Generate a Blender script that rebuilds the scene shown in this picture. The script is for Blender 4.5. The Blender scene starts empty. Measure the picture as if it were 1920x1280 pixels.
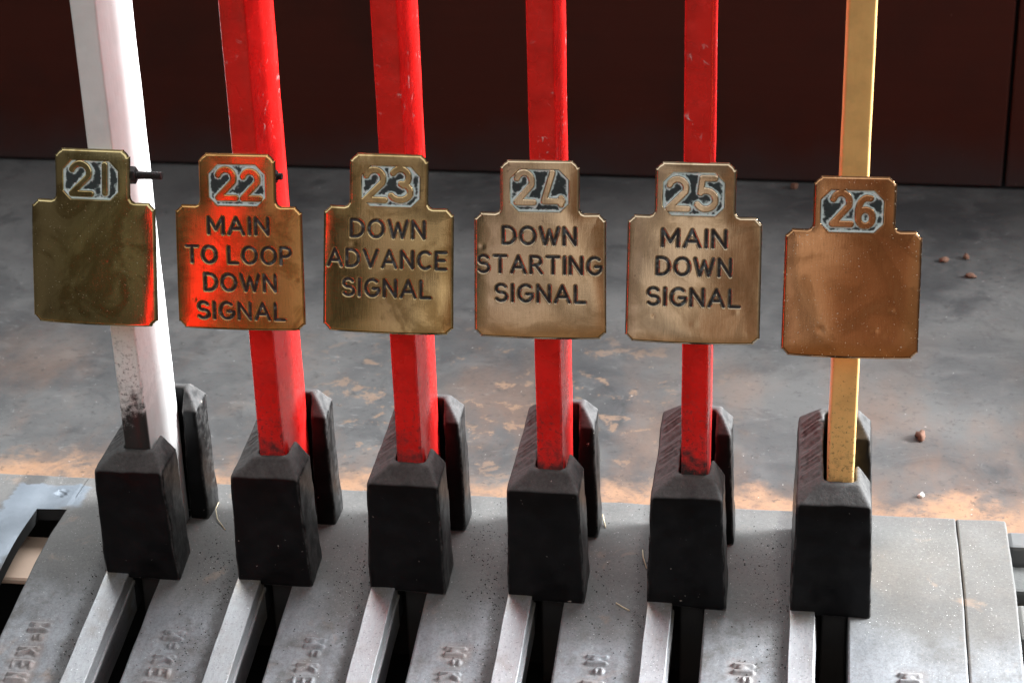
import bpy, bmesh, math, random
import numpy as np
from mathutils import Vector, Matrix, noise as mnoise

C = bpy.context.scene.collection
SP = 0.13                      # lever spacing, metres
YA = 0.09                      # lever pivot line

def arc(y):
    """height of the quadrant top: flat behind, bending into a straight fall at the front"""
    t = .030 - y
    return .0115 - .245 * (t + np.sqrt(t * t + .045 ** 2)) / 2

# ------------------------------------------------------------------ camera, world, lamps
scn = bpy.context.scene
cam = bpy.data.cameras.new("camera")
cam.sensor_width = 36.0
cam.lens = 3668.6 / 1920 * 36
cam.clip_start, cam.clip_end = 0.05, 60
cam.dof.use_dof = True
cam.dof.focus_distance = 1.80
cam.dof.aperture_fstop = 11
co = bpy.data.objects.new("camera", cam); C.objects.link(co)
yaw, pit, rol = 0.1596, 0.4293, -0.0312
f = Vector((-math.sin(yaw) * math.cos(pit), math.cos(yaw) * math.cos(pit), -math.sin(pit)))
r = Vector((math.cos(yaw), math.sin(yaw), 0)); u = r.cross(f)
r2 = r * math.cos(rol) + u * math.sin(rol); u2 = u * math.cos(rol) - r * math.sin(rol)
M = Matrix((r2, u2, -f)).transposed().to_4x4(); M.translation = Vector((0.6082, -1.5498, 0.9749))
co.matrix_world = M
scn.camera = co

scn.view_settings.view_transform = 'Standard'
scn.view_settings.look = 'None'
scn.view_settings.exposure = 0.12
scn.view_settings.gamma = 1.0
scn.view_settings.use_curve_mapping = False
scn.cycles.max_bounces = 8
scn.cycles.sample_clamp_indirect = 4.0

class NT:
    """small helper for node trees"""
    def __init__(s, tree): s.t = tree; s.t.nodes.clear()
    def n(s, typ, **kw):
        nd = s.t.nodes.new(typ)
        for k, v in kw.items():
            if k.startswith('_'): setattr(nd, k[1:], v)
        return nd
    def link(s, a, b): s.t.links.new(a, b)
    def put(s, sock, v):
        if hasattr(v, 'is_output'): s.link(v, sock)
        elif v is not None:
            if sock.type == 'RGBA' and not isinstance(v, (int, float)) and len(v) == 3: v = (*v, 1)
            if sock.type == 'RGBA' and isinstance(v, (int, float)): v = (v, v, v, 1)
            if sock.type == 'VECTOR' and isinstance(v, (int, float)): v = (v, v, v)
            sock.default_value = v
    def math(s, op, a, b=None, c=None, clamp=False):
        nd = s.n('ShaderNodeMath', _operation=op, _use_clamp=clamp)
        for i, v in enumerate((a, b, c)):
            if v is not None: s.put(nd.inputs[i], v)
        return nd.outputs[0]
    def mul(s, a, b): return s.math('MULTIPLY', a, b)
    def add(s, a, b): return s.math('ADD', a, b)
    def sub(s, a, b): return s.math('SUBTRACT', a, b)
    def mx(s, a, b): return s.math('MAXIMUM', a, b)
    def step(s, v, lo, hi):     # smoothstep; lo > hi gives a falling edge
        nd = s.n('ShaderNodeMapRange', _interpolation_type='SMOOTHSTEP')
        s.put(nd.inputs[0], v)
        if lo <= hi: a = (lo, hi, 0, 1)
        else: a = (hi, lo, 1, 0)
        for i, q in enumerate(a): nd.inputs[i + 1].default_value = q
        return nd.outputs[0]
    def mix(s, fac, a, b):
        nd = s.n('ShaderNodeMix', _data_type='RGBA')
        s.put(nd.inputs[0], fac); s.put(nd.inputs[6], a); s.put(nd.inputs[7], b)
        return nd.outputs[2]
    def mixf(s, fac, a, b):
        nd = s.n('ShaderNodeMix', _data_type='FLOAT')
        s.put(nd.inputs[0], fac); s.put(nd.inputs[2], a); s.put(nd.inputs[3], b)
        return nd.outputs[0]
    def coord(s, kind='Object', scale=(1, 1, 1), off=(0, 0, 0), rot=(0, 0, 0)):
        tc = s.n('ShaderNodeTexCoord'); mp = s.n('ShaderNodeMapping')
        s.link(tc.outputs[kind], mp.inputs[0])
        mp.inputs[1].default_value = off; mp.inputs[2].default_value = rot; mp.inputs[3].default_value = scale
        return mp.outputs[0]
    def xyz(s, vec):
        nd = s.n('ShaderNodeSeparateXYZ'); s.link(vec, nd.inputs[0]); return nd.outputs
    def noise(s, vec, scale, detail=4, rough=.55, dist=0.0):
        nd = s.n('ShaderNodeTexNoise'); s.link(vec, nd.inputs['Vector'])
        nd.inputs['Scale'].default_value = scale; nd.inputs['Detail'].default_value = detail
        nd.inputs['Roughness'].default_value = rough; nd.inputs['Distortion'].default_value = dist
        return nd.outputs[0]
    def voro(s, vec, scale, feature='F1'):
        nd = s.n('ShaderNodeTexVoronoi', _feature=feature); s.link(vec, nd.inputs['Vector'])
        nd.inputs['Scale'].default_value = scale
        return nd.outputs
    def attr(s, name):
        nd = s.n('ShaderNodeAttribute', _attribute_name=name); return nd.outputs['Fac']
    def bump(s, h, strength=.3, dist=.001, normal=None):
        nd = s.n('ShaderNodeBump'); s.put(nd.inputs['Height'], h)
        nd.inputs['Strength'].default_value = strength; nd.inputs['Distance'].default_value = dist
        if normal is not None: s.link(normal, nd.inputs['Normal'])
        return nd.outputs[0]
    def out(s, col, rough=.5, metal=0., normal=None, spec=None, coat=None):
        b = s.n('ShaderNodeBsdfPrincipled'); o = s.n('ShaderNodeOutputMaterial')
        s.put(b.inputs['Base Color'], col); s.put(b.inputs['Roughness'], rough); s.put(b.inputs['Metallic'], metal)
        if spec is not None: s.put(b.inputs['Specular IOR Level'], spec)
        if coat is not None: b.inputs['Coat Weight'].default_value = coat; b.inputs['Coat Roughness'].default_value = .15
        if normal is not None: s.link(normal, b.inputs['Normal'])
        s.link(b.outputs[0], o.inputs[0])

def newmat(name):
    m = bpy.data.materials.new(name); m.use_nodes = True
    return m, NT(m.node_tree)

# room light around the frame: dim warm interior, colour bands added to tint the brass reflections
W = bpy.data.worlds.new("World"); scn.world = W; W.use_nodes = True
w = NT(W.node_tree)
tc = w.n('ShaderNodeTexCoord'); d = tc.outputs['Generated']
dx, dy, dz = w.xyz(d)
az = w.math('DIVIDE', dx, w.mx(w.mul(dy, -1.0), .05))
az = w.add(az, w.mul(w.sub(w.noise(d, 7.0, 3), .5), .16))
ramp = w.n('ShaderNodeValToRGB'); ramp.color_ramp.interpolation = 'EASE'
el = ramp.color_ramp.elements
ROOM = [(0.0, (.10, .09, .08)), (.12, (.07, .065, .05)), (.20, (.20, .185, .14)), (.25, (.10, .09, .07)), (.30, (.22, .18, .14)), (.37, (.40, .34, .33)), (.43, (.66, .59, .55)),
        (.49, (.68, .61, .55)), (.525, (.34, .22, .15)), (.58, (.30, .18, .12)), (.70, (.30, .24, .18)), (1.0, (.16, .15, .14))]
for i, (p, c) in enumerate(ROOM):
    e = el[i] if i < 2 else el.new(p)
    e.position = p; e.color = (*c, 1)
w.link(w.add(az, .5), ramp.inputs[0])
front = w.step(w.mul(dy, -1), .2, .6)
low = w.mul(w.step(dz, .42, .12), w.step(dz, -.5, -.2))
base = w.mix(w.step(dz, -.5, .6), (.030, .026, .022), (.10, .10, .105))
base = w.mix(w.mul(w.step(dz, .45, .7), .85), base, (.27, .275, .28))
shapes = w.n('ShaderNodeMapping'); w.link(d, shapes.inputs[0]); shapes.inputs[3].default_value = (1, 1, .55)
dark = w.step(w.noise(shapes.outputs[0], 9.0, 3, .5, .6), .36, .58)
room = w.mix(dark, w.mix(.78, ramp.outputs[0], (.02, .017, .014)), ramp.outputs[0])
room = w.mix(w.step(dz, -.10, -.24), room, (.27, .175, .10))      # sunlit boards at the signalman's feet
base = w.mix(w.mul(front, w.mul(w.step(dz, .20, .40), w.step(dz, .95, .70))), base, (1.25, 1.27, 1.30))   # fill glow added high on the signalman's side
sky = w.mix(w.mul(front, low), base, room)
bg = w.n('ShaderNodeBackground'); wo = w.n('ShaderNodeOutputWorld')
w.link(sky, bg.inputs[0]); bg.inputs[1].default_value = 1.0
w.link(bg.outputs[0], wo.inputs[0])

def area(name, loc, target, sx, sy, power, col):
    l = bpy.data.lights.new(name, 'AREA'); l.shape = 'RECTANGLE'; l.size = sx; l.size_y = sy
    l.energy = power; l.color = col
    o = bpy.data.objects.new(name, l); C.objects.link(o); o.location = loc
    o.rotation_euler = (Vector(target) - Vector(loc)).to_track_quat('-Z', 'Y').to_euler()
    return o
# row of windows above the panelled wall, and the end window to the right
area('window_light_back', (0.9, 1.75, 2.0), (0.7, -1.0, .7), 4.4, 1.6, 215, (.93, .97, 1.0))
area('window_light_end', (3.7, .98, 1.55), (0.30, .0, .25), 1.8, 1.7, 112, (.93, .97, 1.0)).data.spread = math.radians(50)

# ------------------------------------------------------------------ object helpers
def empty(name, loc=(0, 0, 0)):
    o = bpy.data.objects.new(name, None); C.objects.link(o); o.location = loc; o.empty_display_size = .02
    return o
def tag(o, label=None, cat=None, group=None, kind=None):
    if label: o['label'] = label
    if cat: o['category'] = cat
    if group: o['group'] = group
    if kind: o['kind'] = kind
    return o
def mesh_obj(name, verts, faces, mat, parent=None, smooth=True, attrs=None, flat_from=None):
    me = bpy.data.meshes.new(name)
    me.from_pydata([tuple(v) for v in verts], [], [tuple(int(i) for i in fc) for fc in faces]); me.update()
    if smooth:
        s = np.ones(len(faces), bool)
        if flat_from is not None: s[flat_from:] = False
        me.polygons.foreach_set('use_smooth', s)
    if attrs:
        for k, a in attrs.items():
            at = me.attributes.new(k, 'FLOAT', 'POINT'); at.data.foreach_set('value', np.asarray(a, np.float32))
    if mat: me.materials.append(mat)
    o = bpy.data.objects.new(name, me); C.objects.link(o)
    if parent: o.parent = parent
    return o
def bm_obj(name, bm, mat, parent=None, smooth=False):
    me = bpy.data.meshes.new(name); bmesh.ops.recalc_face_normals(bm, faces=bm.faces[:]); bm.to_mesh(me); bm.free()
    if smooth: me.polygons.foreach_set('use_smooth', np.ones(len(me.polygons), bool))
    if mat: me.materials.append(mat)
    o = bpy.data.objects.new(name, me); C.objects.link(o)
    if parent: o.parent = parent
    return o
def add_hull(bm, bottom, top):
    """prism between two rings of points with the same count"""
    a = [bm.verts.new(p) for p in bottom]; b = [bm.verts.new(p) for p in top]; n = len(a)
    bm.faces.new(a[::-1]); bm.faces.new(b)
    for i in range(n): bm.faces.new((a[i], a[(i + 1) % n], b[(i + 1) % n], b[i]))
def add_box(bm, x0, x1, y0, y1, z0, z1):
    ring = lambda z: [(x0, y0, z), (x1, y0, z), (x1, y1, z), (x0, y1, z)]
    add_hull(bm, ring(z0), ring(z1))
def bevel(bm, w, seg=2):
    bmesh.ops.bevel(bm, geom=bm.edges[:], offset=w, segments=seg, affect='EDGES', profile=.6)

# ------------------------------------------------------------------ stroke lettering (distance fields)
def arcpts(cx, cy, rx, ry, a0, a1, n=10):
    return [(cx + rx * math.cos(math.radians(a0 + (a1 - a0) * i / n)), cy + ry * math.sin(math.radians(a0 + (a1 - a0) * i / n))) for i in range(n + 1)]
GL = {  # width, polylines on a unit cap height
 'A': (.80, [[(0, 0), (.4, 1), (.8, 0)], [(.15, .33), (.65, .33)]]),
 'C': (.74, [arcpts(.42, .5, .40, .5, 50, 310, 16)]),
 'D': (.70, [[(0, 0), (0, 1), (.25, 1)] + arcpts(.25, .5, .45, .5, 90, -90, 12) + [(0, 0)]]),
 'E': (.58, [[(.58, 0), (0, 0), (0, 1), (.58, 1)], [(0, .52), (.48, .52)]]),
 'G': (.78, [arcpts(.42, .5, .40, .5, 50, 340, 16) + [(.80, .45), (.48, .45)]]),
 'I': (.0, [[(0, 0), (0, 1)]]),
 'K': (.66, [[(0, 0), (0, 1)], [(.62, 1), (0, .42)], [(.22, .6), (.66, 0)]]),
 'L': (.54, [[(0, 1), (0, 0), (.54, 0)]]),
 'M': (.80, [[(0, 0), (0, 1), (.4, .25), (.8, 1), (.8, 0)]]),
 'N': (.66, [[(0, 0), (0, 1), (.66, 0), (.66, 1)]]),
 'O': (.84, [arcpts(.42, .5, .42, .5, 0, 360, 20)]),
 'P': (.58, [[(0, 0), (0, 1), (.3, 1)] + arcpts(.3, .73, .28, .27, 90, -90, 8) + [(0, .46)]]),
 'R': (.62, [[(0, 0), (0, 1), (.3, 1)] + arcpts(.3, .74, .28, .26, 90, -90, 8) + [(0, .48)], [(.28, .48), (.62, 0)]]),
 'S': (.62, [arcpts(.31, .75, .28, .25, 30, 250, 10) + arcpts(.31, .26, .31, .26, 80, -145, 12)]),
 'T': (.68, [[(0, 1), (.68, 1)], [(.34, 1), (.34, 0)]]),
 'V': (.78, [[(0, 1), (.39, 0), (.78, 1)]]),
 'W': (1.06, [[(0, 1), (.27, 0), (.53, .85), (.79, 0), (1.06, 1)]]),
 ' ': (.12, []),
}
DIG = {  # on a unit box
 '1': [[(.5, 0), (.5, 1)]],
 '2': [arcpts(.45, .70, .45, .30, 160, -25, 12) + [(.0, 0), (1, 0)]],
 '3': [arcpts(.42, .73, .44, .27, 150, -70, 10), arcpts(.42, .26, .54, .26, 85, -150, 12)],
 '4': [[(.45, 1), (0, .10), (1.0, .10)], [(.92, .20), (.92, .0)]],
 '5': [[(.92, 1), (.22, 1), (.12, .53)] + arcpts(.42, .30, .55, .30, 110, -150, 14)],
 '6': [[(.80, .98), (.55, 1.0)] + arcpts(.62, .5, .60, .5, 110, 180, 7) + arcpts(.5, .29, .48, .29, 180, 540, 16)],
}
def segs_of(polys, x0, z0, sx, sz):
    out = []
    for pl in polys:
        for (a, b), (c, e) in zip(pl[:-1], pl[1:]):
            out.append((x0 + a * sx, z0 + b * sz, x0 + c * sx, z0 + e * sz))
    return out
def text_segs(txt, x0, x1, z, h, hw, gap=.34):
    """text centred on height z, its strokes filling x0..x1"""
    ws = [GL[c][0] for c in txt]; tot = sum(ws) + gap * (len(txt) - 1)
    s = (x1 - x0 - 2 * hw) / tot; x = x0 + hw; out = []
    hh = h - 2 * hw
    for c, wd in zip(txt, ws):
        out += segs_of(GL[c][1], x, z - hh / 2, s, hh); x += (wd + gap) * s
    return out
def seg_dist(P, segs, reach):
    """distance from points P (n,2) to the nearest segment; far points get `reach`"""
    D = np.full(len(P), reach)
    for x0, y0, x1, y1 in segs:
        m = (P[:, 0] > min(x0, x1) - reach) & (P[:, 0] < max(x0, x1) + reach) & (P[:, 1] > min(y0, y1) - reach) & (P[:, 1] < max(y0, y1) + reach)
        q = P[m]; v = np.array([x1 - x0, y1 - y0]); L = max(v @ v, 1e-12)
        t = np.clip(((q - (x0, y0)) @ v) / L, 0, 1)[:, None]
        D[m] = np.minimum(D[m], np.hypot(*(q - (x0, y0) - t * v).T))
    return D
def poly_sdf(P, poly):
    """signed distance (inside negative) and the closest point"""
    poly = np.asarray(poly); D = np.full(len(P), 1e9); Q = np.zeros_like(P); ins = np.zeros(len(P), bool)
    for a, b in zip(poly, np.roll(poly, -1, 0)):
        v = b - a; t = np.clip(((P - a) @ v) / max(v @ v, 1e-15), 0, 1)[:, None]; c = a + t * v
        dd = np.hypot(*(P - c).T); m = dd < D; D[m] = dd[m]; Q[m] = c[m]
        cr = ((a[1] > P[:, 1]) != (b[1] > P[:, 1]))
        with np.errstate(divide='ignore', invalid='ignore'):
            xi = (b[0] - a[0]) * (P[:, 1] - a[1]) / (b[1] - a[1]) + a[0]
        ins ^= cr & (P[:, 0] < xi)
    return np.where(ins, -D, D), Q
def sstep(v, lo, hi):
    t = np.clip((v - lo) / (hi - lo), 0, 1); return t * t * (3 - 2 * t)

# ------------------------------------------------------------------ materials
def paint_mat(name, col, seed, grime_z=.17, grime=1.0, speck=0.0, scuff=0.0, scuff_z=.47, rough=.27, dirtcol=(.012, .010, .009), mottle=.45):
    m, t = newmat(name)
    v = t.coord('Object', off=(seed * 3.1, seed * 1.7, seed * .9))
    p = t.coord('Object'); px, py, pz = t.xyz(p)
    brush = t.noise(t.coord('Object', scale=(1, 1, .12), off=(seed, 0, 0)), 140, 3)
    lump = t.noise(v, 38, 3, .5)
    c = t.mix(t.mul(t.step(t.noise(v, 30, 5), .42, .7), mottle), col, tuple(q * .45 for q in col))
    c = t.mix(t.mul(t.step(t.noise(v, 85, 4), .55, .75), mottle * .8), c, tuple(min(1, q * 1.15 + .02) for q in col))
    # scuffs showing primer
    sc = t.mul(t.mul(t.step(t.noise(v, 95, 6, .7, .6), .58, .68), t.step(t.noise(v, 22, 2), .50, .60)), t.mul(t.step(t.math('ABSOLUTE', t.sub(pz, scuff_z)), .075, .02), scuff))
    c = t.mix(sc, c, (.75, .62, .60))
    # grime gathering at the foot of the lever
    g0 = t.step(t.add(pz, t.mul(t.sub(t.noise(v, 60, 6, .7), .5), .16)), grime_z + .02, grime_z - .025)
    g1 = t.mul(t.step(t.noise(v, 230, 5, .7), .60 - .1 * grime, .66), t.step(pz, grime_z + .11, grime_z - .02))
    g = t.mul(t.mx(g0, g1), grime)
    sp = t.mul(t.step(t.noise(v, 420, 3, .6), .63, .68), t.mul(t.step(pz, grime_z + .20, grime_z), speck))
    chip = t.mul(t.step(t.noise(v, 260, 2, .5), .755, .775), .8)
    g = t.math('MAXIMUM', g, sp)
    face = t.mixf(t.step(py, .0035, .008), 1.0, .22)
    g = t.mx(t.mul(g, face), t.step(t.add(pz, t.mul(t.step(py, .0035, .006), .055)), .050, .030)); c = t.mix(g, c, dirtcol); c = t.mix(chip, c, tuple(q * .2 for q in col))  # the stretch down in the slot goes fully dark as well
    ro = t.mixf(g, t.add(rough, t.mul(t.sub(lump, .5), .25)), .75)
    h = t.add(t.add(t.mul(lump, .8), t.mul(brush, .25)), t.mul(chip, -.5))
    t.out(c, ro, 0, t.bump(h, .7, .0020), spec=.5, coat=.25)
    return m

def brass_mat(name, tone, seed, rough=.085, dust_grey=.3, tarnish=.4):
    m, t = newmat(name)
    v = t.coord('Object', off=(seed * 1.3, seed * .7, seed))
    scr = t.noise(t.coord('Object', scale=(14, 1, 1.2), rot=(0, .5 + seed * .3, 0), off=(seed, 0, 0)), 55, 4, .65)
    scr2 = t.noise(t.coord('Object', scale=(1.5, 1, 20), rot=(0, -.4 + seed * .4, 0), off=(seed, 2, 0)), 60, 3, .6)
    smear = t.noise(v, 21, 5, .62, 1.1)
    c = t.mix(t.mul(t.step(smear, .44, .62), tarnish), tone, (tone[0] * .55, tone[1] * .50, tone[2] * .42))
    c = t.mix(t.mul(t.step(t.noise(v, 130, 5, .7), .62, .72), .5), c, (.20, .13, .07))
    ink, pan, pat, dig = t.attr('ink'), t.attr('pan'), t.attr('pat'), t.attr('rim')
    # tarnish left beside the engraving and along the rim
    c = t.mix(t.mul(dig, .45), c, (.22, .15, .07))
    speckn = t.noise(v, 750, 2, .5)
    sp = t.mul(t.step(speckn, .70, .74), dust_grey)
    # panel ground: black filler with verdigris creeping from the edges
    pn = t.noise(v, 210, 5, .65)
    ver = t.step(t.add(t.mul(pat, .95), t.mul(t.sub(pn, .5), 1.8)), .33, .66)
    ground = t.mix(t.noise(v, 330, 4), (.008, .010, .012), (.03, .05, .05))
    ground = t.mix(ver, ground, t.mix(t.noise(v, 160, 3), (.42, .58, .56), (.84, .90, .88)))
    inkc = t.mix(t.step(t.noise(v, 260, 4, .6), .5, .68), (.008, .008, .009), (.09, .11, .11))
    nonm = t.mx(ink, pan)
    c = t.mix(ink, c, inkc); c = t.mix(pan, c, ground); c = t.mix(t.mul(sp, t.sub(1, nonm)), c, (.85, .8, .7))
    ro = t.add(t.add(rough, t.mul(t.sub(scr, .45), .22)), t.add(t.mul(t.step(smear, .5, .75), .10), t.mul(t.sub(scr2, .5), .12)))
    ro = t.mixf(nonm, ro, t.mixf(pan, .35, .7))
    met = t.math('MULTIPLY', t.sub(1, nonm), t.sub(1, sp))
    h = t.add(t.mul(scr, .16), t.add(t.mul(scr2, .10), t.mul(pn, t.mul(pan, 1.0))))
    t.out(c, ro, met, t.bump(h, .22, .0006))
    return m

def iron_mat():
    m, t = newmat('black_painted_iron')
    v = t.coord('Object'); oi = t.n('ShaderNodeObjectInfo')
    mp = t.n('ShaderNodeVectorMath', _operation='ADD'); t.link(v, mp.inputs[0])
    cb = t.n('ShaderNodeCombineXYZ'); t.link(t.mul(oi.outputs['Random'], 9.), cb.inputs[0]); t.link(t.mul(oi.outputs['Random'], 5.), cb.inputs[2])
    t.link(cb.outputs[0], mp.inputs[1]); v2 = mp.outputs[0]
    geo = t.n('ShaderNodeNewGeometry'); nx, ny, nz = t.xyz(geo.outputs['Normal'])
    up = t.step(t.add(nz, t.mul(t.sub(t.noise(v2, 70, 5), .5), .5)), .25, .75)
    dn = t.noise(v2, 300, 5, .7)
    c = t.mix(t.step(t.noise(v2, 55, 5), .4, .8), (.0032, .0032, .0036), (.0075, .0075, .008))
    c = t.mix(t.mul(up, t.add(.25, t.mul(dn, .8))), c, (.115, .112, .110))
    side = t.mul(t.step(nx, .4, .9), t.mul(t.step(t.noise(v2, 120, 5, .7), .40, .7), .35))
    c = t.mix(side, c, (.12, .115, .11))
    fl = t.step(t.noise(v2, 190, 4, .55), .715, .735)
    c = t.mix(t.mul(fl, .8), c, (.28, .25, .22))
    sc = t.mul(t.step(t.noise(t.coord('Object', scale=(1, 1, .3), rot=(0, .6, 0)), 120, 6, .7, 1.5), .68, .72), t.step(t.noise(v2, 14, 2), .5, .62))
    c = t.mix(t.mul(sc, .6), c, (.26, .23, .19))
    pt = t.step(geo.outputs['Pointiness'], .515, .56)
    c = t.mix(t.mul(pt, t.step(t.noise(v2, 75, 5, .7), .38, .62)), c, (.13, .125, .12))
    ro = t.mixf(up, t.add(.24, t.mul(t.noise(v2, 90, 4), .22)), .85)
    h = t.add(t.mul(t.noise(v2, 60, 4), .7), t.mul(dn, t.add(.15, t.mul(up, .5))))
    t.out(c, ro, 0, t.bump(h, .5, .0014), spec=.15)
    return m

def quad_mat(name, footprint=False):
    m, t = newmat(name)
    v = t.coord('Object'); px, py, pz = t.xyz(v)
    gr = t.noise(v, 420, 4, .7); big = t.noise(v, 14, 5, .6); mid = t.noise(v, 55, 5, .65)
    cast = t.mix(big, (.072, .070, .067), (.140, .135, .129))
    cast = t.mix(t.mul(t.step(mid, .45, .7), .5), cast, (.125, .115, .108))
    # lighter and smoother towards the falling front, broken up by noise
    front_tone = t.step(t.add(py, t.mul(t.sub(big, .5), .14)), .0, -.075)
    front_tone = t.mul(front_tone, t.step(t.add(t.mul(mid, .7), t.mul(t.noise(v, 9, 3), .5)), .40, .66))
    c = t.mix(front_tone, cast, t.mix(t.noise(t.coord('Object', scale=(3, .6, 1)), 60, 4), (.145, .155, .168), (.28, .29, .305)))
    c = t.mix(t.mul(t.step(t.noise(v, 330, 5, .8), .42, .66), .38), c, (.060, .057, .054))
    c = t.mix(t.mul(t.step(t.noise(v, 280, 5, .8), .56, .72), .25), c, (.46, .45, .43))
    # rust blush, round the cast letters most of all
    ru = t.mul(t.step(t.noise(v, 24, 5, .6, .5), .60, .74), .45)
    lt = t.attr('let')
    rl = t.mul(lt, t.step(t.noise(v, 16, 3), .35, .7))
    c = t.mix(t.mx(t.mul(ru, .7), t.mul(rl, .3)), c, (.34, .22, .15))
    # greasy dirt lodged against the bars and behind the blocks
    edge = t.attr('edge')
    dirt = t.mul(t.step(t.add(t.mul(edge, .50), t.add(t.mul(t.noise(v, 11, 3), .55), t.mul(t.noise(v, 150, 6, .75), .5))), .72, 1.02), .85)
    c = t.mix(dirt, c, (.055, .052, .050))
    spk = t.mul(t.step(t.noise(v, 520, 2, .6), .64, .68), t.add(.25, t.mul(dirt, 1.0)))
    c = t.mix(t.math('MINIMUM', spk, 1.0), c, (.02, .02, .02))
    wh = t.mul(t.mul(t.step(t.noise(v, 640, 1, .5), .73, .76), t.step(t.noise(v, 30, 3), .42, .6)), .6)
    c = t.mix(wh, c, (.75, .74, .72))
    ro = t.mixf(front_tone, .72, .55); me = t.mul(front_tone, .25)
    if footprint:
        n1 = t.mul(t.sub(t.noise(v, 60, 4), .5), .028)
        fx = t.add(px, n1); fy = t.add(py, n1)
        a = t.mul(t.mul(t.step(fx, -.190, -.184), t.step(fx, -.104, -.112)), t.mul(t.step(fy, -.012, .0), t.step(fy, .140, .134)))
        b2 = t.mx(t.step(t.sub(fx, t.mul(t.mx(t.sub(.10, py), 0.), -.25)), -.118, -.128), t.step(fy, .088, .102))
        a = t.mul(a, b2)
        c = t.mix(t.mul(a, .9), c, t.mix(mid, (.13, .155, .185), (.22, .25, .285)))
        ro = t.mixf(a, ro, .38); me = t.mx(me, t.mul(a, .5))
    t.out(c, ro, me, t.bump(t.add(t.mul(gr, .5), t.mul(mid, .6)), .35, .0008))
    return m

def bar_mat():
    m, t = newmat('worn_steel_bar')
    v = t.coord('Object'); px, py, pz = t.xyz(v)
    st = t.noise(t.coord('Object', scale=(8, .7, 8)), 45, 5, .65)
    c = t.mix(st, (.22, .222, .23), (.46, .475, .49))
    c = t.mix(t.mul(t.step(t.noise(v, 40, 4), .5, .75), .6), c, (.24, .22, .20))
    c = t.mix(t.mul(t.step(py, -.045, -.008), t.step(t.noise(v, 60, 4), .3, .65)), c, (.26, .225, .18))
    c = t.mix(t.mul(t.step(t.noise(v, 380, 3, .7), .58, .66), .6), c, (.14, .14, .14))
    c = t.mix(t.mul(t.step(t.noise(v, 500, 2, .7), .68, .72), .8), c, (.85, .87, .9))
    t.out(c, t.add(.34, t.mul(st, .2)), .6, t.bump(t.add(st, t.mul(t.noise(v, 300, 4), .5)), .3, .0006))
    return m

def floor_mat():
    m, t = newmat('worn_grey_floor_sheet')
    v = t.coord('Object'); px, py, pz = t.xyz(v)
    big = t.noise(v, 3.2, 6, .6, .4); mid = t.noise(v, 17, 6, .65, .6); fine = t.noise(v, 120, 5, .7)
    c = t.mix(t.step(big, .3, .7), (.040, .040, .041), (.100, .098, .095))
    c = t.mix(t.mul(t.step(mid, .46, .7), .38), c, (.118, .114, .109))
    c = t.mix(t.mul(t.step(t.noise(v, 9, 6, .7, 1.2), .52, .68), .55), c, (.026, .027, .029))
    # pale scuffs
    s1 = t.step(t.noise(t.coord('Object', scale=(1, 2.2, 1), rot=(0, 0, .5)), 26, 7, .72, 1.6), .60, .68)
    c = t.mix(t.mul(s1, .28), c, (.24, .24, .235))
    # rust: soft stains, flakes, and a band beside the frame
    r0 = t.mul(t.step(t.noise(t.coord('Object', scale=(1.7, .75, 1)), 4.5, 6, .62), .45, .66), t.step(py, .75, .30))
    c = t.mix(t.mul(r0, .50), c, (.155, .085, .052))
    zone = t.mul(t.step(t.math('ABSOLUTE', t.sub(px, .27)), .34, .10), t.step(t.math('ABSOLUTE', t.sub(py, .42)), .26, .08))
    r1 = t.mul(t.step(t.noise(v, 34, 7, .68, .3), .550, .615), zone)
    c = t.mix(t.mul(r1, .6), c, (.235, .145, .090))
    band = t.step(t.add(py, t.mul(t.sub(t.noise(v, 16, 5, .65), .5), .17)), .265, .215)
    band = t.mul(band, t.step(t.add(px, t.mul(mid, .05)), .90, .84))
    c = t.mix(t.mul(band, t.step(t.add(mid, t.mul(fine, .5)), .50, .82)), c, t.mix(t.noise(v, 50, 4), (.23, .120, .062), (.30, .18, .110)))
    c = t.mix(t.mul(t.step(fine, .54, .72), .72), c, (.030, .029, .028))
    c = t.mix(t.mul(t.step(t.noise(v, 210, 2), .745, .765), .5), c, (.55, .53, .5))
    ro = t.add(.34, t.add(t.mul(mid, .25), t.mul(band, .2)))
    t.out(c, ro, 0, t.bump(t.add(t.mul(mid, .8), t.mul(fine, .35)), .3, .0015), spec=.4)
    return m

def wall_mat():
    m, t = newmat('dark_varnished_boards')
    v = t.coord('Object'); px, py, pz = t.xyz(v)
    grain = t.noise(t.coord('Object', scale=(.25, 1, 3.5)), 22, 5, .65)
    c = t.mix(grain, (.036, .0078, .0046), (.052, .0118, .0070))
    c = t.mix(t.mul(t.step(t.noise(v, 6, 5), .45, .75), .5), c, (.020, .008, .006))
    dust_grey = t.step(t.add(pz, t.mul(t.sub(t.noise(v, 9, 5, .6), .5), .12)), .10, -.02)  # boards turn greyer towards the foot, edge broken by noise
    c = t.mix(t.mul(dust_grey, .75), c, (.034, .028, .028))
    sp = t.step(t.noise(t.coord('Object', scale=(2.2, 1, .8)), 42, 4, .5), .745, .76)
    c = t.mix(t.mul(sp, .4), c, (.28, .19, .15))
    t.out(c, t.add(.42, t.mul(grain, .2)), 0, t.bump(grain, .2, .001), spec=.12)
    return m

def plain(name, col, rough=.6, metal=0., var=.5, scale=60, bump=.3):
    m, t = newmat(name); v = t.coord('Object')
    n = t.noise(v, scale, 5, .65)
    c = t.mix(t.mul(n, var), col, tuple(q * .35 for q in col))
    t.out(c, rough, metal, t.bump(n, bump, .001))
    return m

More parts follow.
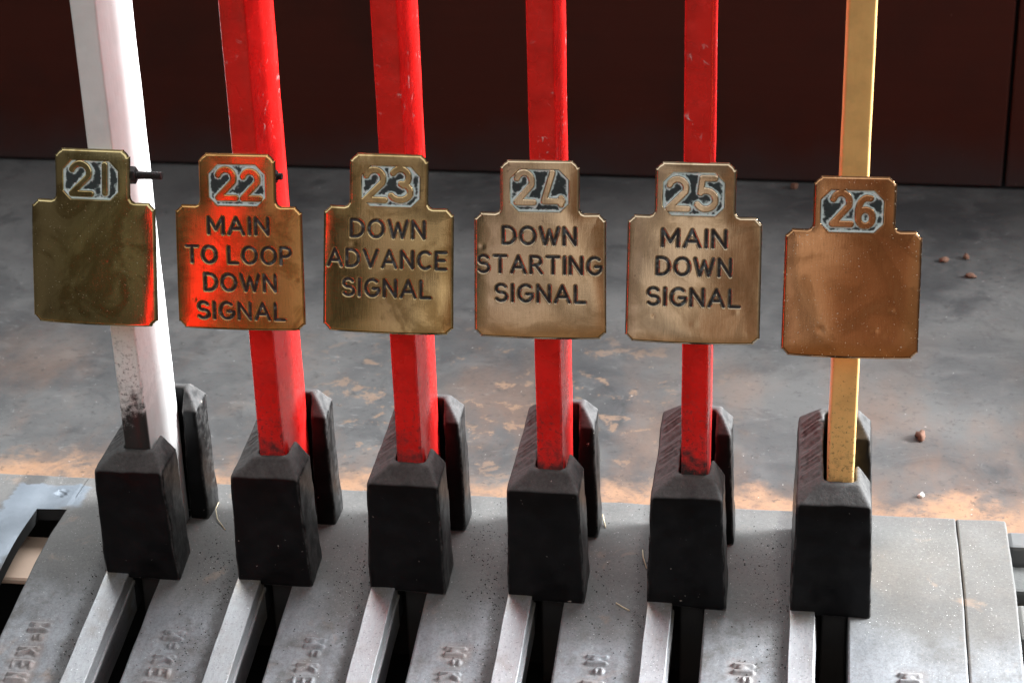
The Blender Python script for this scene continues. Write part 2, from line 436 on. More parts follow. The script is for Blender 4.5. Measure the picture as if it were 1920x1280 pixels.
M_iron, M_bar, M_floor, M_wall = iron_mat(), bar_mat(), floor_mat(), wall_mat()
M_quad, M_quad20 = quad_mat('grey_cast_iron'), quad_mat('grey_cast_iron_rubbed', True)
M_rod = plain('rusty_black_thread', (.022, .020, .019), .75, .2, .6, 400, .8)
M_dark = plain('slot_shade_black', (.012, .012, .012), .9, 0, .5, 30)  # near-black stands in for the shade in slots, cavity and gaps
M_timber = plain('pale_timber', (.74, .54, .41), .7, 0, .35, 40)
M_plank = plain('weathered_plank', (.19, .183, .17), .85, 0, .8, 45)
M_ledge = plain('grey_ledge_iron', (.13, .13, .13), .75, 0, .6, 50)
M_rust = plain('rusty_crumb', (.16, .075, .045), .9, 0, .7, 300)
M_pale = plain('pale_crumb', (.75, .70, .62), .8, 0, .3, 300)
M_straw = plain('dry_straw', (.60, .50, .34), .7, 0, .5, 300)
M_crumb = plain('black_crumb', (.02, .018, .016), .9, 0, .5, 300)

# ------------------------------------------------------------------ floor and wall behind
WY, FZ = 1.205, -.02
bm = bmesh.new()
add_box(bm, -2.2, 3.2, .1665, WY + .05, FZ - .012, FZ)
tag(bm_obj('floor', bm, M_floor), kind='structure')

wall = tag(empty('panelled_wall', (.893, 1.175, FZ)), 'dark brown varnished boarded wall behind the levers', 'wall')
wall.rotation_euler = (0, 0, -.0183)
for x0, x1 in ((-3.0, -.0025), (.0025, 2.2)):
    bm = bmesh.new(); add_box(bm, x0, x1, 0, .03, .004, 1.02); bevel(bm, .003, 2)
    bm_obj('board_panel', bm, M_wall, wall)
bm = bmesh.new(); add_box(bm, -3.0, 2.2, .032, .06, .0, 1.0)
bm_obj('backing_board', bm, M_dark, wall)

# ------------------------------------------------------------------ lever frame: quadrant castings, guide bars
frame = tag(empty('quadrant_frame', (0, 0, 0)), 'slotted grey cast iron lever frame top with raised lettering, under the levers', 'lever frame')
CAST = {0: -.0950, 1: .0356, 2: .1697, 3: .3004, 4: .4294, 5: .5602, 6: .7050}
def cast_segs(x0, hy=.0204):
    """raised lettering reading towards the front, letter tops to the right"""
    out = []
    def glyph(polys, y, wd, xa, xb):
        for pl in polys:
            for (a, b), (c, e) in zip(pl[:-1], pl[1:]):
                out.append((xa + b * (xb - xa), y - a * wd, xa + e * (xb - xa), y - c * wd))
    glyph(GL['M'][1], -.0785, .0095, x0 + .0022, x0 + hy - .0016)
    glyph([arcpts(.42, .5, .3, .4, 50, 310, 8)], -.0915, .0075, x0 + .0095, x0 + .0175)
    glyph(GL['K'][1], -.1085, .0095, x0 + .0012, x0 + hy - .0022)
    glyph(GL['E'][1], -.1245, .0095, x0 + .0012, x0 + hy - .0022)
    glyph(GL['N'][1], -.1400, .0095, x0 + .0012, x0 + hy - .0022)
    return out
def quad_plate(k, x0, x1, slot=None, text=None, mat=M_quad, step=.00115, chip=False):
    """casting from x0 to x1; slot=(xa, xb, yend) is cut through in front of yend"""
    y0, y1 = -.235, .1625
    xs = np.linspace(x0, x1, max(3, int((x1 - x0) / step) + 1)); ys = np.linspace(y0, y1, int((y1 - y0) / step) + 1)
    if slot:   # put grid lines on the slot edges
        for e in slot[:2]: xs[np.argmin(abs(xs - e))] = e
        ys[np.argmin(abs(ys - slot[2]))] = slot[2]
    X, Y = np.meshgrid(xs, ys); P = np.c_[X.ravel(), Y.ravel()]
    Z = arc(P[:, 1])
    Z -= .006 * np.clip((P[:, 1] - (y1 - .009)) / .009, 0, 1) ** 2.2
    rng = np.random.RandomState(10 + k)
    for _ in range(5):
        a = rng.uniform(0, 6.28); q = rng.uniform(60, 190); Z += .00016 * np.sin((P @ (math.cos(a), math.sin(a))) * q + rng.uniform(0, 6))
    let = np.zeros(len(P)); halo = np.zeros(len(P))
    if text is not None:
        D = seg_dist(P, cast_segs(text), .02)
        let = 1 - sstep(D, .0009, .0023); halo = 1 - sstep(D, .002, .011)
        Z += .0027 * let - .0004 * halo
    de = np.minimum(P[:, 0] - x0, x1 - P[:, 0])
    er = .0011
    Z -= .0011 * (1 - np.clip(de / er, 0, 1)) ** 2
    edge = 1 - sstep(P[:, 0] * 0 + np.abs((slot[0] - .0235 if slot else 9) - P[:, 0]), .0, .03)
    edge = np.maximum(edge, .75 * (1 - sstep(np.abs(P[:, 1] - .01), .0, .09)) * 0)
    if chip:
        cd = np.hypot(P[:, 0] + .1345, (P[:, 1] - .121) * .8); Z -= .0012 * (1 - sstep(cd + .0012 * np.sin(P[:, 0] * 650 + P[:, 1] * 900) , .002, .0075))
    V = np.c_[P, Z]; nx, ny = len(xs), len(ys)
    keep = np.ones((ny - 1, nx - 1), bool)
    if slot:
        cx = (xs[:-1] + xs[1:]) / 2; cy = (ys[:-1] + ys[1:]) / 2
        keep &= ~((cx[None] > slot[0]) & (cx[None] < slot[1]) & (cy[:, None] < slot[2]))
    jj, ii = np.nonzero(keep); a = jj * nx + ii
    F = np.c_[a, a + 1, a + nx + 1, a + nx]
    # skirts along every open edge, towards the dark box below
    E = {}
    for q in F:
        for s in range(4):
            e0, e1 = q[s], q[(s + 1) % 4]
            if (e1, e0) in E: del E[(e1, e0)]
            else: E[(e0, e1)] = 1
    verts = V.tolist(); faces = F.tolist(); n0 = len(faces); low = {}; top = {}
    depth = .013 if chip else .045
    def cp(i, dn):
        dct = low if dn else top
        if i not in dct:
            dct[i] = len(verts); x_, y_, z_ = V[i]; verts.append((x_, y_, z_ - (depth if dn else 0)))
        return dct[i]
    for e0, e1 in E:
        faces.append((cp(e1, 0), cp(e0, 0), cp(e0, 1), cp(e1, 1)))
    pad = len(verts) - len(V)
    ob = mesh_obj('quadrant_plate', verts, faces, mat, frame, attrs={'edge': np.r_[edge, np.zeros(pad)], 'let': np.r_[halo, np.zeros(pad)]}, flat_from=n0)
    ob.data.materials.append(M_dark)  # slot walls near-black: shade put into the colour
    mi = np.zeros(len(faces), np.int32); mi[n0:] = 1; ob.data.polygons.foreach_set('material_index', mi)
    return ob
g = .0006
SL, SR = -.0185, .0115
for k in range(-1, 6):
    x0 = (k - 1) * SP + SR + g if k >= 0 else -.40
    x1 = k * SP + SR
    if k == -1: x0, x1 = -.42, -SP + SR
    lx = -SP if k == -1 else k * SP
    quad_plate(k, x0, x1, (lx + SL, lx + SR + .01, .0900 if k == -1 else .1), CAST.get(k), M_quad20 if k in (-1, 0) else M_quad, chip=(k == -1))
quad_plate(6, 5 * SP + SR + g, .7662, None, CAST[6])
quad_plate(7, .7672, .8142, None, None)
for k in range(0, 6):
    # guide bar beside each slot: flat top, falling with the arc, stepped side in the slot
    bm = bmesh.new(); xa, xb = k * SP - .0408, k * SP - .0178
    prof = [(xa, -.002), (xa, .0040), (xa + .0008, .0048), (xb - .0006, .0048), (xb, .0042), (xb, -.010), (xb + .0016, -.0105), (xb + .0016, -.0135), (xb, -.014), (xb, -.044), (xa + .012, -.044), (xa + .012, -.002)]
    ys = np.linspace(-.236, -.0035, 30); rings = []
    for y in ys:
        z = arc(y)
        rings.append([bm.verts.new((px + .0002 * math.sin(y * 90 + k), y, z + pz)) for px, pz in prof])
    for a, b in zip(rings[:-1], rings[1:]):
        for i in range(len(prof)): bm.faces.new((a[i], a[(i + 1) % len(prof)], b[(i + 1) % len(prof)], b[i]))
    bm.faces.new(rings[0]); bm.faces.new(rings[-1][::-1])
    bm_obj('guide_bar', bm, M_bar, frame)
bm = bmesh.new(); add_box(bm, -.44, .805, -.25, .155, -.19, -.18)
add_box(bm, -.44, .805, .150, .160, -.18, -.008)
add_box(bm, -.44, -.43, -.25, .150, -.18, -.06)
bm_obj('slot_dark_box', bm, M_dark, frame)  # closed box added below to keep stray light out of the slots
bm = bmesh.new(); add_box(bm, -.40, -.126, .012, .094, -.033, -.0255); bevel(bm, .002, 1)
bm_obj('timber_block', bm, M_timber, frame)

# bits of the next structure at the right-hand edge
sill = tag(empty('timber_sill', (.82, .1, -.02)), 'weathered planks and grey ledge past the right end of the frame', 'sill')
bm = bmesh.new(); add_box(bm, -.003, .4, .036, .0655, -.03, .014); bevel(bm, .004, 2); bm_obj('ledge', bm, M_ledge, sill)
bm = bmesh.new(); add_box(bm, -.003, .4, -.012, .034, -.022, -.006); bevel(bm, .004, 2); bm_obj('lower_ledge', bm, plain('mossy_iron', (.12, .12, .115), .9, 0, .9, 80, .8), sill)
bm = bmesh.new(); add_box(bm, -.003, .4, -.110, -.052, -.05, .004); bevel(bm, .004, 2); bm_obj('plank', bm, M_plank, sill)
bm = bmesh.new(); add_box(bm, -.003, .4, -.30, -.122, -.06, -.012); bevel(bm, .004, 2); bm_obj('plank', bm, M_plank, sill)
bm = bmesh.new(); add_box(bm, -.003, .4, -.32, .06, -.16, -.12); bm_obj('sill_base', bm, M_dark, sill)

# ------------------------------------------------------------------ lever parts
def bar_mesh(hw, y0, y1, z0, z1, rad, nz=60, seed=0, wob=.00025):
    """rounded rectangular bar, slightly uneven like old forged steel"""
    ring = []
    for cx, cy, a0 in ((hw - rad, y1 - rad, 0), (-hw + rad, y1 - rad, 90), (-hw + rad, y0 + rad, 180), (hw - rad, y0 + rad, 270)):
        ring += [(cx + rad * math.cos(math.radians(a0 + 90 * i / 4)), cy + rad * math.sin(math.radians(a0 + 90 * i / 4))) for i in range(5)]
    n = len(ring); V = []; F = []
    for j in range(nz + 1):
        z = z0 + (z1 - z0) * j / nz
        for i, (x, y) in enumerate(ring):
            o = mnoise.noise(Vector((x * 30 + seed * 7, y * 12, z * 22))) * wob
            V.append((x * (1 + o / hw), y + o * .6, z))
    for j in range(nz):
        for i in range(n):
            F.append((j * n + i, j * n + (i + 1) % n, (j + 1) * n + (i + 1) % n, (j + 1) * n + i))
    F.append(tuple(range(n))[::-1]); F.append(tuple(range(nz * n, nz * n + n)))
    return V, F

def shoe_mesh():
    """catch block: front block, long left wall, back wall and rear right post round the lever"""
    bm = bmesh.new()
    def zb(y): return arc(y) - .0012
    def hip(x0b, x1b, y0b, y1b, x0t, x1t, y0t, y1t, zt0, zt1, rx0, rx1, ry0, ry1, zr0, zr1, zf=None):
        """tapered block with a hipped top; x0b.. at the foot, x0t.. at the shoulder, r.. at the ridge; zt0/zr0 front, zt1/zr1 back"""
        foot = [(x0b, y0b, zb(y0b)), (x1b, y0b, zb(y0b)), (x1b, y1b, zb(y1b)), (x0b, y1b, zb(y1b))]
        sh = [(x0t, y0t, zt0), (x1t, y0t, zt0), (x1t, y1t, zt1), (x0t, y1t, zt1)]
        rd = [(rx0, ry0, zr0), (rx1, ry0, zr0), (rx1, ry1, zr1), (rx0, ry1, zr1)]
        add_hull(bm, foot, sh); add_hull(bm, [(p[0], p[1], p[2] - .0004) for p in sh], rd)
    # front block
    hip(-.0415, .0320, -.0135, .004, -.0374, .0275, -.0170, .003, .1155, .1160, -.0165, .0165, -.0035, .0025, .1310, .1310)
    # left wall, front to back
    hip(-.0410, -.0140, -.0125, .122, -.0374, -.0140, -.0168, .124, .1155, .1310, -.0178, -.0138, -.003, .110, .1310, .1455)
    # right upstand beside the lever
    hip(.0140, .0318, -.0125, .030, .0140, .0275, -.0168, .030, .1155, .1175, .0140, .0172, -.003, .024, .1310, .1340)
    # back wall and right rear post
    hip(-.0380, .0335, .104, .122, -.0360, .0300, .104, .124, .128, .131, -.0170, .0170, .106, .112, .1455, .1460)
    hip(.0140, .0338, .086, .122, .0140, .0292, .092, .124, .1255, .131, .0140, .0185, .102, .112, .1440, .1465)
    me = bpy.data.meshes.new('catch_block'); bmesh.ops.recalc_face_normals(bm, faces=bm.faces[:]); bm.to_mesh(me); bm.free()
    o = bpy.data.objects.new('catch_block', me); C.objects.link(o)
    rm = o.modifiers.new('remesh', 'REMESH'); rm.mode = 'VOXEL'; rm.voxel_size = .0013
    sm = o.modifiers.new('smooth', 'SMOOTH'); sm.factor = .5; sm.iterations = 13
    dg = bpy.context.evaluated_depsgraph_get(); me2 = bpy.data.meshes.new_from_object(o.evaluated_get(dg))
    bpy.data.objects.remove(o); bpy.data.meshes.remove(me)
    n = len(me2.vertices); co_ = np.empty(n * 3); me2.vertices.foreach_get('co', co_); co_ = co_.reshape(-1, 3)
    no = np.empty(n * 3); me2.vertices.foreach_get('normal', no); no = no.reshape(-1, 3)
    # rough cast ribs across the sloping top of the left wall
    x, y, z = co_.T
    m = (no[:, 2] > .45) & (x < -.0145) & (y > .002) & (y < .112)
    ph = (y - x * .12 + .003 * np.sin(y * 130 + 1)) / .0178
    rib = np.sin(ph * 2 * math.pi); am = sstep(y, .002, .012) * (1 - sstep(y, .102, .112)) * sstep(-x, .0145, .019) * (1 - sstep(-x, .031, .0365))
    for i in np.nonzero(m)[0]:
        q = mnoise.noise(Vector(co_[i] * 160))
        co_[i] += no[i] * (.0017 * (rib[i] ** 3) + .0008 * q) * am[i]
    for i in range(n): co_[i] += no[i] * (.00035 * mnoise.noise(Vector(co_[i] * 70)) + .00090 * mnoise.noise(Vector(co_[i] * 24)))
    # notch over the guide bar
    me2.vertices.foreach_set('co', co_.ravel()); me2.update()
    me2.polygons.foreach_set('use_smooth', np.ones(len(me2.polygons), bool))
    me2.materials.clear(); me2.materials.append(M_iron); me2.name = 'catch_block'
    return me2
SHOE = shoe_mesh()

def uneven(me, seed):
    """each hand-fettled casting is a little different"""
    m = me.copy(); n = len(m.vertices); a = np.empty(n * 3); m.vertices.foreach_get('co', a); a = a.reshape(-1, 3)
    rng = np.random.RandomState(70 + seed); d_ = np.zeros((n, 3))
    for q, amp in ((28, .0009), (60, .00022), (130, .00018), (260, .00014)):
        for _ in range(3):
            w_ = rng.normal(size=3); w_ /= np.linalg.norm(w_); ax = rng.normal(size=3); ax /= np.linalg.norm(ax)
            d_ += amp * np.sin(a @ w_ * q + rng.uniform(0, 6.3))[:, None] * ax
    m.vertices.foreach_set('co', (a + d_).ravel()); m.update(); m.name = 'catch_block'
    return m
def notch(c, ax, ay, a=.0052):
    """points of a nicked corner at c; ax, ay point along the outline into and out of the corner"""
    c, ax, ay = np.array(c), np.array(ax, float), np.array(ay, float)
    return [c - ax * a, c - ax * a * .97 + ay * .0014, c - ax * .0036 + ay * .0026, c - ax * .0022 + ay * .0040, c - ax * .0010 + ay * a * .97, c + ay * a]
def plate_outline():
    hwt, hwb, tw, th, bh = .0563, .0572, .0338, .0454, .1094
    P = []
    P += notch((-hwb, -bh), (0, -1), (1, 0)) ; bot = [(x, -bh - .0012 * (1 - (x / hwb) ** 2)) for x in np.linspace(-hwb + .012, hwb - .012, 7)]; P += bot
    P += notch((hwb, -bh), (1, 0), (0, 1))
    P += notch((hwt, 0), (0, 1), (-1, 0))
    P += [(tw + .0042, -.0002), (tw + .0018, .0008), (tw + .0004, .0030), (tw, .0060)]
    P += notch((tw, th), (0, 1), (-1, 0), .0058)
    P += notch((-tw, th), (-1, 0), (0, -1), .0058)
    P += [(-tw, .0060), (-tw - .0004, .0030), (-tw - .0018, .0008), (-tw - .0042, -.0002)]
    P += notch((-hwt, 0), (-1, 0), (0, -1))
    return np.array([tuple(p) for p in P])
OUTLINE = plate_outline()

def name_plate(parent, pose, panel, digits, lines, mat, seed):
    dxl, cz, yy, tilt, yw, rl = pose
    st = .00046
    xs = np.arange(-.0590, .0591, st); zs = np.arange(-.1122, .0470, st)
    X, Z = np.meshgrid(xs, zs); P = np.c_[X.ravel(), Z.ravel()]; nx, nz = len(xs), len(zs)
    sd, Q = poly_sdf(P, OUTLINE)
    cc = np.c_[((X[:-1, :-1] + X[1:, 1:]) / 2).ravel(), ((Z[:-1, :-1] + Z[1:, 1:]) / 2).ravel()]
    sc, _ = poly_sdf(cc, OUTLINE); keep = (sc < 0).reshape(nz - 1, nx - 1)
    jj, ii = np.nonzero(keep); a = jj * nx + ii; F = np.c_[a, a + 1, a + nx + 1, a + nx]
    # open edges -> snap to the outline
    e = np.r_[F[:, [0, 1]], F[:, [1, 2]], F[:, [2, 3]], F[:, [3, 0]]]
    key = np.sort(e, 1); kk = key[:, 0].astype(np.int64) * (nx * nz) + key[:, 1]
    uq, inv, cnt = np.unique(kk, return_inverse=True, return_counts=True); be = e[cnt[inv] == 1]
    rim = np.unique(be); P[rim] = Q[rim]; sd[rim] = 0
    used = np.unique(F)
    H = np.zeros(len(P)); d_in = np.clip(-sd, 0, None)
    H -= .0011 * (1 - np.clip(d_in / .0020, 0, 1)) ** 2
    H -= .00032 * (1 - np.clip(d_in / .014, 0, 1)) ** 2     # cushioned by a century of polishing
    rng = np.random.RandomState(seed)
    for q, amp in ((26, .00050), (45, .00028), (75, .00016), (120, .00009)):
        for _ in range(2):
            an = rng.uniform(0, 6.28); H += amp * .6 * np.sin(P @ (math.cos(an), math.sin(an)) * q * rng.uniform(.8, 1.3) + rng.uniform(0, 6))
    H -= .0010 * (P[:, 0] / .0565) ** 2 * rng.uniform(.6, 1.3) + .0008 * ((P[:, 1] + .05) / .06) ** 2 * rng.uniform(.4, 1.2)
    for _ in range(4):   # knocks
        c = rng.uniform((-.05, -.10), (.05, .03)); s = rng.uniform(.0012, .004); H -= rng.uniform(.00006, .00018) * np.exp(-((P - c) ** 2).sum(1) / s ** 2)
    # number panel: sunk ground with nicked corners, numerals left standing
    x0, z0, x1, z1 = panel; ch = .0085; ch2 = .0075
    oc = [(x0 + ch2, z0), (x1 - ch2, z0), (x1, z0 + ch2), (x1, z1 - ch), (x1 - ch, z1), (x0 + ch, z1), (x0, z1 - ch), (x0, z0 + ch2)]
    ps, _ = poly_sdf(P, oc)
    hw = .00235; segs = []
    for chn, (a0, b0, a1, b1) in digits:
        if chn == '1': segs += [((a0 + a1) / 2, b0 + hw, (a0 + a1) / 2, b1 - hw)]
        else: segs += segs_of(DIG[chn], a0 + hw, b0 + hw, a1 - a0 - 2 * hw, b1 - b0 - 2 * hw)
    dd = seg_dist(P, segs, .02)
    sunk = sstep(-ps, -.0003, .0011) * sstep(dd, hw - .0001, hw + .0012)
    H -= .0021 * sunk
    pan = sstep(-ps, .0002, .0007) * sstep(dd, hw + .0003, hw + .0008)
    pat = np.maximum(np.exp(-np.clip(-ps - .0010, 0, 1) / .0019), np.exp(-np.clip(dd - hw - .0007, 0, 1) / .0018))
    # engraved words filled with black
    ls = []; lhw = .00142
    for txt, xa, xb, zc in lines: ls += text_segs(txt, xa, xb, zc, .0172, lhw)
    ink = np.zeros(len(P)); halo = np.zeros(len(P))
    if ls:
        ld = seg_dist(P, ls, .008); H -= .0008 * (1 - sstep(ld, lhw - .0007, lhw + .0004))
        ink = 1 - sstep(ld, lhw - .0004, lhw + .0002); halo = (1 - sstep(ld, lhw, lhw + .0014)) * (1 - ink)
    rimt = np.maximum(halo, np.exp(-d_in / .0012) * .3); rimt = np.maximum(rimt, .6 * np.exp(-np.abs(ps) / .0010))
    remap = -np.ones(len(P), int); remap[used] = np.arange(len(used))
    V = np.c_[P[used, 0], -H[used], P[used, 1]]; F = remap[F]; be = remap[be]
    A = {k: v[used] for k, v in dict(ink=ink, pan=pan, pat=pat, rim=rimt).items()}
    # number panel goes to a mesh of its own
    inp = (ps[used] < .0006)[F].all(1)
    e0 = empty('name_plate'); e0.parent = parent
    e0.location = (dxl, yy, cz); e0.rotation_mode = 'XYZ'
    ex = Vector((math.cos(rl), 0, math.sin(rl))); R0 = Matrix.Rotation(yw, 4, 'Z') @ Matrix.Rotation(-tilt, 4, 'X') @ Matrix.Rotation(-rl, 4, 'Y')
    def sub(Fs, name, par, with_rim):
        u_ = np.unique(Fs); mp = -np.ones(len(V), int); mp[u_] = np.arange(len(u_))
        vv = V[u_].tolist(); ff = mp[Fs].tolist(); n0 = len(ff); at = {k: v[u_] for k, v in A.items()}
        if with_rim:
            th = .0042; rb = np.unique(be); b0 = len(vv); ia = {v: b0 + i for i, v in enumerate(rb)}
            for v in rb: vv.append(V[v].tolist())
            b1 = len(vv); ib = {v: b1 + i for i, v in enumerate(rb)}
            for v in rb: vv.append([V[v][0] * .997, V[v][1] + .0012 + th - .0024, V[v][2]])
            nxt = {}
            for p, q in be: ff.append((ia[q], ia[p], ib[p], ib[q])); nxt[p] = q
            st0 = be[0][0]; loop = [st0]; c = nxt[st0]
            while c != st0 and len(loop) < len(be) + 5: loop.append(c); c = nxt[c]
            ff.append(tuple(ib[v] for v in loop[::-1]))
            at = {k: np.r_[v, np.zeros(len(vv) - len(v))] for k, v in at.items()}
        o = mesh_obj(name, vv, ff, mat, par, attrs=at, flat_from=n0)
        return o
    body = sub(F[~inp], 'plate_body', e0, True)
    numb = sub(F[inp], 'number_panel', e0, False)
    # the plate itself is one part: the body mesh carries the name, the numeral panel is its sub-part
    body.name = 'name_plate'; body.parent = parent
    body.matrix_local = Matrix.Translation((dxl, yy, cz)) @ R0
    numb.parent = body; numb.matrix_local = Matrix.Identity(4)
    bpy.data.objects.remove(e0)
    body.name = 'name_plate'
    return body

def fixing_bolt(parent, x, y, z, length, hexr, rodr):
    """hexagon nut on a threaded rod sticking out to the right of the lever"""
    bm = bmesh.new()
    def ring(xx, rr, n, ph=0): return [bm.verts.new((xx, rr * math.cos(ph + 6.2832 * i / n), rr * math.sin(ph + 6.2832 * i / n))) for i in range(n)]
    def loft(rs):
        for a, b in zip(rs[:-1], rs[1:]):
            for i in range(len(a)): bm.faces.new((a[i], a[(i + 1) % len(a)], b[(i + 1) % len(b)], b[i]))
        bm.faces.new(rs[0][::-1]); bm.faces.new(rs[-1])
    loft([ring(-.006, hexr * .9, 6, .3), ring(-.0055, hexr, 6, .3), ring(.0012, hexr, 6, .3), ring(.002, hexr * .86, 6, .3)])
    b = bm_obj('nut', bm, M_rod, None); bm = bmesh.new()
    rs = []; n = int(length / .0009)
    for i in range(n + 1): rs.append(ring(.0018 + length * i / n, rodr * (1 if i % 2 else .84), 14))
    loft(rs)
    rod = bm_obj('fixing_bolt', bm, M_rod, parent)
    rod.location = (x, y, z); b.parent = rod
    return rod

TAN = (.78, .46, .155)
RED = (.72, .012, .010)
LEVERS = [
 dict(n='21', label='white painted lever with a blank brass plate numbered 21', col=(.78, .78, .76), paint='chalky_white_paint', pk=dict(grime_z=.185, grime=1., scuff=0, rough=.42, mottle=.14),
   pose=(-.0067, .3846, -.0168, .2373, -.0080, -.0110), panel=(-.0270, .0010, .0239, .0354), digits=[('2', (-.0212, .0038, .0013, .0347)), ('1', (.0091, .0051, .0142, .0343))], lines=[], tone=(.62, .50, .25), dust_grey=.45, tarnish=.95),
 dict(n='22', label='glossy red lever with brass plate 22 reading MAIN TO LOOP DOWN SIGNAL', col=RED, paint='signal_red_paint', pk=dict(grime_z=.140, grime=.9, scuff=.6),
   pose=(-.0065, .3822, -.0140, .1864, .0096, .0004), panel=(-.0256, -.0002, .0250, .0363), digits=[('2', (-.0195, .0047, .0010, .0341)), ('2', (.0027, .0045, .0221, .0327))],
   lines=[('MAIN', -.0280, .0278, -.0173), ('TO LOOP', -.0488, .0470, -.0431), ('DOWN', -.0329, .0328, -.0676), ('SIGNAL', -.0400, .0403, -.0930)], tone=(.74, .40, .15), dust_grey=.25, tarnish=.85, rough=.15),
 dict(n='23', label='glossy red lever with brass plate 23 reading DOWN ADVANCE SIGNAL', col=RED, paint='signal_red_paint', pk=dict(grime_z=.142, grime=.8, scuff=.8),
   pose=(-.0022, .3857, -.0160, .2281, .0404, -.0231), panel=(-.0238, 0, .0269, .0351), digits=[('2', (-.0224, .0035, -.0010, .0339)), ('3', (.0005, .0040, .0216, .0351))],
   lines=[('DOWN', -.0335, .0324, -.0188), ('ADVANCE', -.0537, .0516, -.0448), ('SIGNAL', -.0406, .0383, -.0703)], tone=(.68, .50, .25), dust_grey=.2, tarnish=.85),
 dict(n='24', label='glossy red lever with brass plate 24 reading DOWN STARTING SIGNAL', col=RED, paint='signal_red_paint', pk=dict(grime_z=.145, grime=.9, scuff=1.),
   pose=(-.0023, .3817, -.0117, .1624, .0322, -.0034), panel=(-.0256, .0010, .0246, .0378), digits=[('2', (-.0222, .0070, -.0030, .0372)), ('4', (.0010, .0056, .0218, .0372))],
   lines=[('DOWN', -.0328, .0318, -.0193), ('STARTING', -.0546, .0537, -.0446), ('SIGNAL', -.0396, .0402, -.0698)], tone=(.74, .57, .38), dust_grey=.15),
 dict(n='25', label='glossy red lever with brass plate 25 reading MAIN DOWN SIGNAL', col=RED, paint='signal_red_paint', pk=dict(grime_z=.150, grime=1., scuff=1.),
   pose=(-.0009, .3829, -.0117, .1865, .0239, -.0071), panel=(-.0275, 0, .0245, .0370), digits=[('2', (-.0246, .0037, -.0040, .0333)), ('5', (.0001, .0038, .0195, .0345))],
   lines=[('MAIN', -.0280, .0276, -.0189), ('DOWN', -.0321, .0323, -.0432), ('SIGNAL', -.0397, .0407, -.0695)], tone=(.75, .585, .40), dust_grey=.15),
 dict(n='26', label='tan yellow painted lever with a blank brass plate numbered 26', col=TAN, paint='buff_paint', pk=dict(grime_z=.135, grime=.8, speck=1., scuff=0, rough=.42, mottle=.35),
   pose=(.0009, .3734, -.0101, .1591, .0068, .0023), panel=(-.0279, -.0020, .0241, .0340), digits=[('2', (-.0203, .0030, -.0005, .0337)), ('6', (.0004, .0016, .0176, .0300))], lines=[], tone=(.64, .34, .17), dust_grey=.8),
]
GRP = 'row of signal levers standing in the frame'
for k, L in enumerate(LEVERS):
    root = tag(empty('signal_lever', (k * SP, 0, 0)), L['label'], 'lever', GRP)
    pm = paint_mat(L['paint'], L['col'], 3 + k, **L['pk'])
    V, F = bar_mesh(.0116, 0, .079, -.10, 1.05, .0026, 90, k, .0004)
    mesh_obj('lever_bar', V, F, pm, root)
    V, F = bar_mesh(.0095, .0815, .097, -.10, .98, .0025, 90, k + 20, .0004)
    rod = mesh_obj('catch_rod', V, F, pm, root)
    V, F = bar_mesh(.0085, .0780, .0825, -.09, .97, .0005, 4, k, 0)
    mesh_obj('distance_strip', V, F, pm, root)
    sh = bpy.data.objects.new('catch_block', uneven(SHOE, k)); C.objects.link(sh); sh.parent = root
    name_plate(root, L['pose'], L['panel'], L['digits'], L['lines'], brass_mat('polished_brass', L['tone'], k + 1, dust_grey=L['dust_grey'], rough=L.get('rough', .085), tarnish=L.get('tarnish', .5)), 40 + k)
    if k == 0: fixing_bolt(root, .0172, .030, .3925, .0240, .0080, .0038)
    if k == 1: fixing_bolt(root, .0170, .030, .3945, .0045, .0058, .0034)
    if k == 2: fixing_bolt(root, .0150, .030, .3940, .0020, .0045, .0026)

# the neighbour, number 20, stands pulled over towards the signalman (its slot is the empty one)
root = tag(empty('signal_lever', (-SP, YA, -.49)), 'glossy red lever pulled over forwards out of its empty slot, beside the white lever', 'lever', GRP)
root.rotation_euler = (math.radians(45), 0, 0)
pm = paint_mat('signal_red_paint', RED, 12, grime_z=.14, grime=.8)
for nm, a in (('lever_bar', (.0116, 0, .079)), ('catch_rod', (.0095, .0815, .097))):
    V, F = bar_mesh(a[0], a[1], a[2], -.10, 1.05, .0026, 40, 31, .0004)
    o = mesh_obj(nm, V, F, pm, root); o.location = (0, -YA, .49)
o = bpy.data.objects.new('catch_block', SHOE); C.objects.link(o); o.parent = root; o.location = (0, -YA, .49)

# ------------------------------------------------------------------ litter
def crumb(bm, p, s, rng, flat=.6):
    mat = Matrix.Translation(p) @ Matrix.Rotation(rng.uniform(0, 6.28), 4, 'Z') @ Matrix.Diagonal((s * rng.uniform(.7, 1.5), s * rng.uniform(.6, 1.), s * flat, 1))
    r_ = bmesh.ops.create_icosphere(bm, subdivisions=1 if s < .003 else 2, radius=1.0, matrix=mat)
    for v in r_['verts']:
        v.co += Vector((rng.uniform(-1, 1), rng.uniform(-1, 1), rng.uniform(-1, 1))) * s * .22
rng = random.Random(5)
for (x, y, s), lab in zip([(.795, .895, .0055), (.8247, .907, .006), (.826, .843, .0055), (.744, .383, .0078), (.5955, 1.160, .008)],
        ['small rusty crumb lying farthest left of three beside each other on the floor', 'small rusty crumb, upper right of three close together on the floor', 'small rusty crumb, nearest of three close together on the floor',
         'rusty brown pebble alone on the grey floor right of the tan lever', 'rusty brown clod against the foot of the dark wall']):
    bm = bmesh.new(); crumb(bm, (0, 0, 0), s, rng); o = bm_obj('rust_crumb', bm, M_rust, None, True); o.location = (x, y, FZ + s * .45)
    tag(o, lab, 'rust crumb', 'rusty crumbs on the floor')
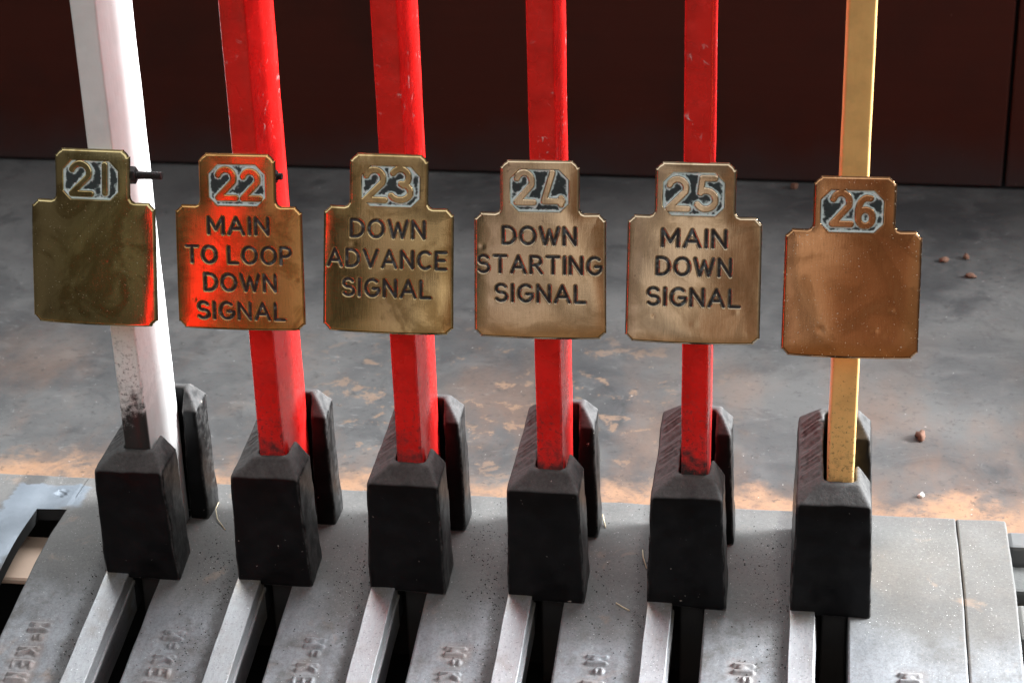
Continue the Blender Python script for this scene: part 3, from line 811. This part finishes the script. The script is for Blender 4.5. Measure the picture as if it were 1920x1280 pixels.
for (x, y, s), lab in zip([(.739, .2525, .0042)], ['tiny white chip on the rust stained floor edge beside lever 26', 'pale crumb on the floor by the foot of the dark wall']):
    bm = bmesh.new(); crumb(bm, (0, 0, 0), s, rng); o = bm_obj('pale_chip', bm, M_pale, None, True); o.location = (x, y, FZ + s * .45)
    tag(o, lab, 'chip', 'pale chips on the floor')
bm = bmesh.new()
for i in range(3600):
    c = rng.choice([(q * SP - .049, -.06, .008, .06) for q in range(6)] + [(q * SP - .055, .03, .014, .05) for q in range(6)] + [(.45, .06, .028, .045), (.455, .0, .03, .03), (.455, -.05, .02, .04), (.06, .02, .025, .04), (.06, -.07, .012, .05), (.19, .0, .03, .05), (.585, -.03, .012, .06), (.32, -.03, .012, .06), (.58, .06, .03, .05), (.33, .07, .03, .03)])
    x, y = rng.gauss(c[0], c[2]), rng.gauss(c[1], c[3])
    lx = (x + .041) % SP - .041
    if lx < .036 and y > -.02 and y < .128: continue
    if lx < .0125 and y < .1: continue
    if not (-.2 < y < .15): continue
    s = .00022 + .0006 * rng.random() ** 3; crumb(bm, (x, y, arc(y) + s * .3), s, rng)
tag(bm_obj('dirt_crumbs', bm, M_crumb), 'fine black dirt crumbs scattered on the grey castings', 'dirt', kind='stuff')

def straw(pts, rad, lab, onarc=True):
    bm = bmesh.new(); rs = []
    P = [Vector((x, y, (arc(y) if onarc else FZ) + h)) for x, y, h in pts]
    for i, p in enumerate(P):
        t = (P[min(i + 1, len(P) - 1)] - P[max(i - 1, 0)]).normalized(); a = t.cross(Vector((0, 0, 1))).normalized(); b = a.cross(t)
        rs.append([bm.verts.new(p + (a * math.cos(1.0472 * j) + b * math.sin(1.0472 * j)) * rad) for j in range(6)])
    for a, b in zip(rs[:-1], rs[1:]):
        for j in range(6): bm.faces.new((a[j], a[(j + 1) % 6], b[(j + 1) % 6], b[j]))
    bm.faces.new(rs[0][::-1]); bm.faces.new(rs[-1])
    tag(bm_obj('straw', bm, M_straw, None, True), lab, 'straw', 'dry straw bits on the castings')
straw([(.0347, .1152, .002), (.036, .100, .003), (.043, .083, .002), (.0554, .0665, .0008)], .0006, 'curved dry straw beside the foot of the block on the white lever')
straw([(.4237, .1247, .004), (.4262, .115, .002), (.4285, .1057, .0008)], .0007, 'short dry straw at the back corner of the block on lever 24')
straw([(.4683, .0663, .002), (.4700, .053, .003), (.4745, .0383, .001)], .0006, 'dry straw leaning by the left side of the block on lever 25')
straw([(.4504, -.0123, .0012), (.4560, -.0165, .0012), (.4635, -.0208, .0008)], .0007, 'straight dry straw lying before lever 25 on the dirty casting')
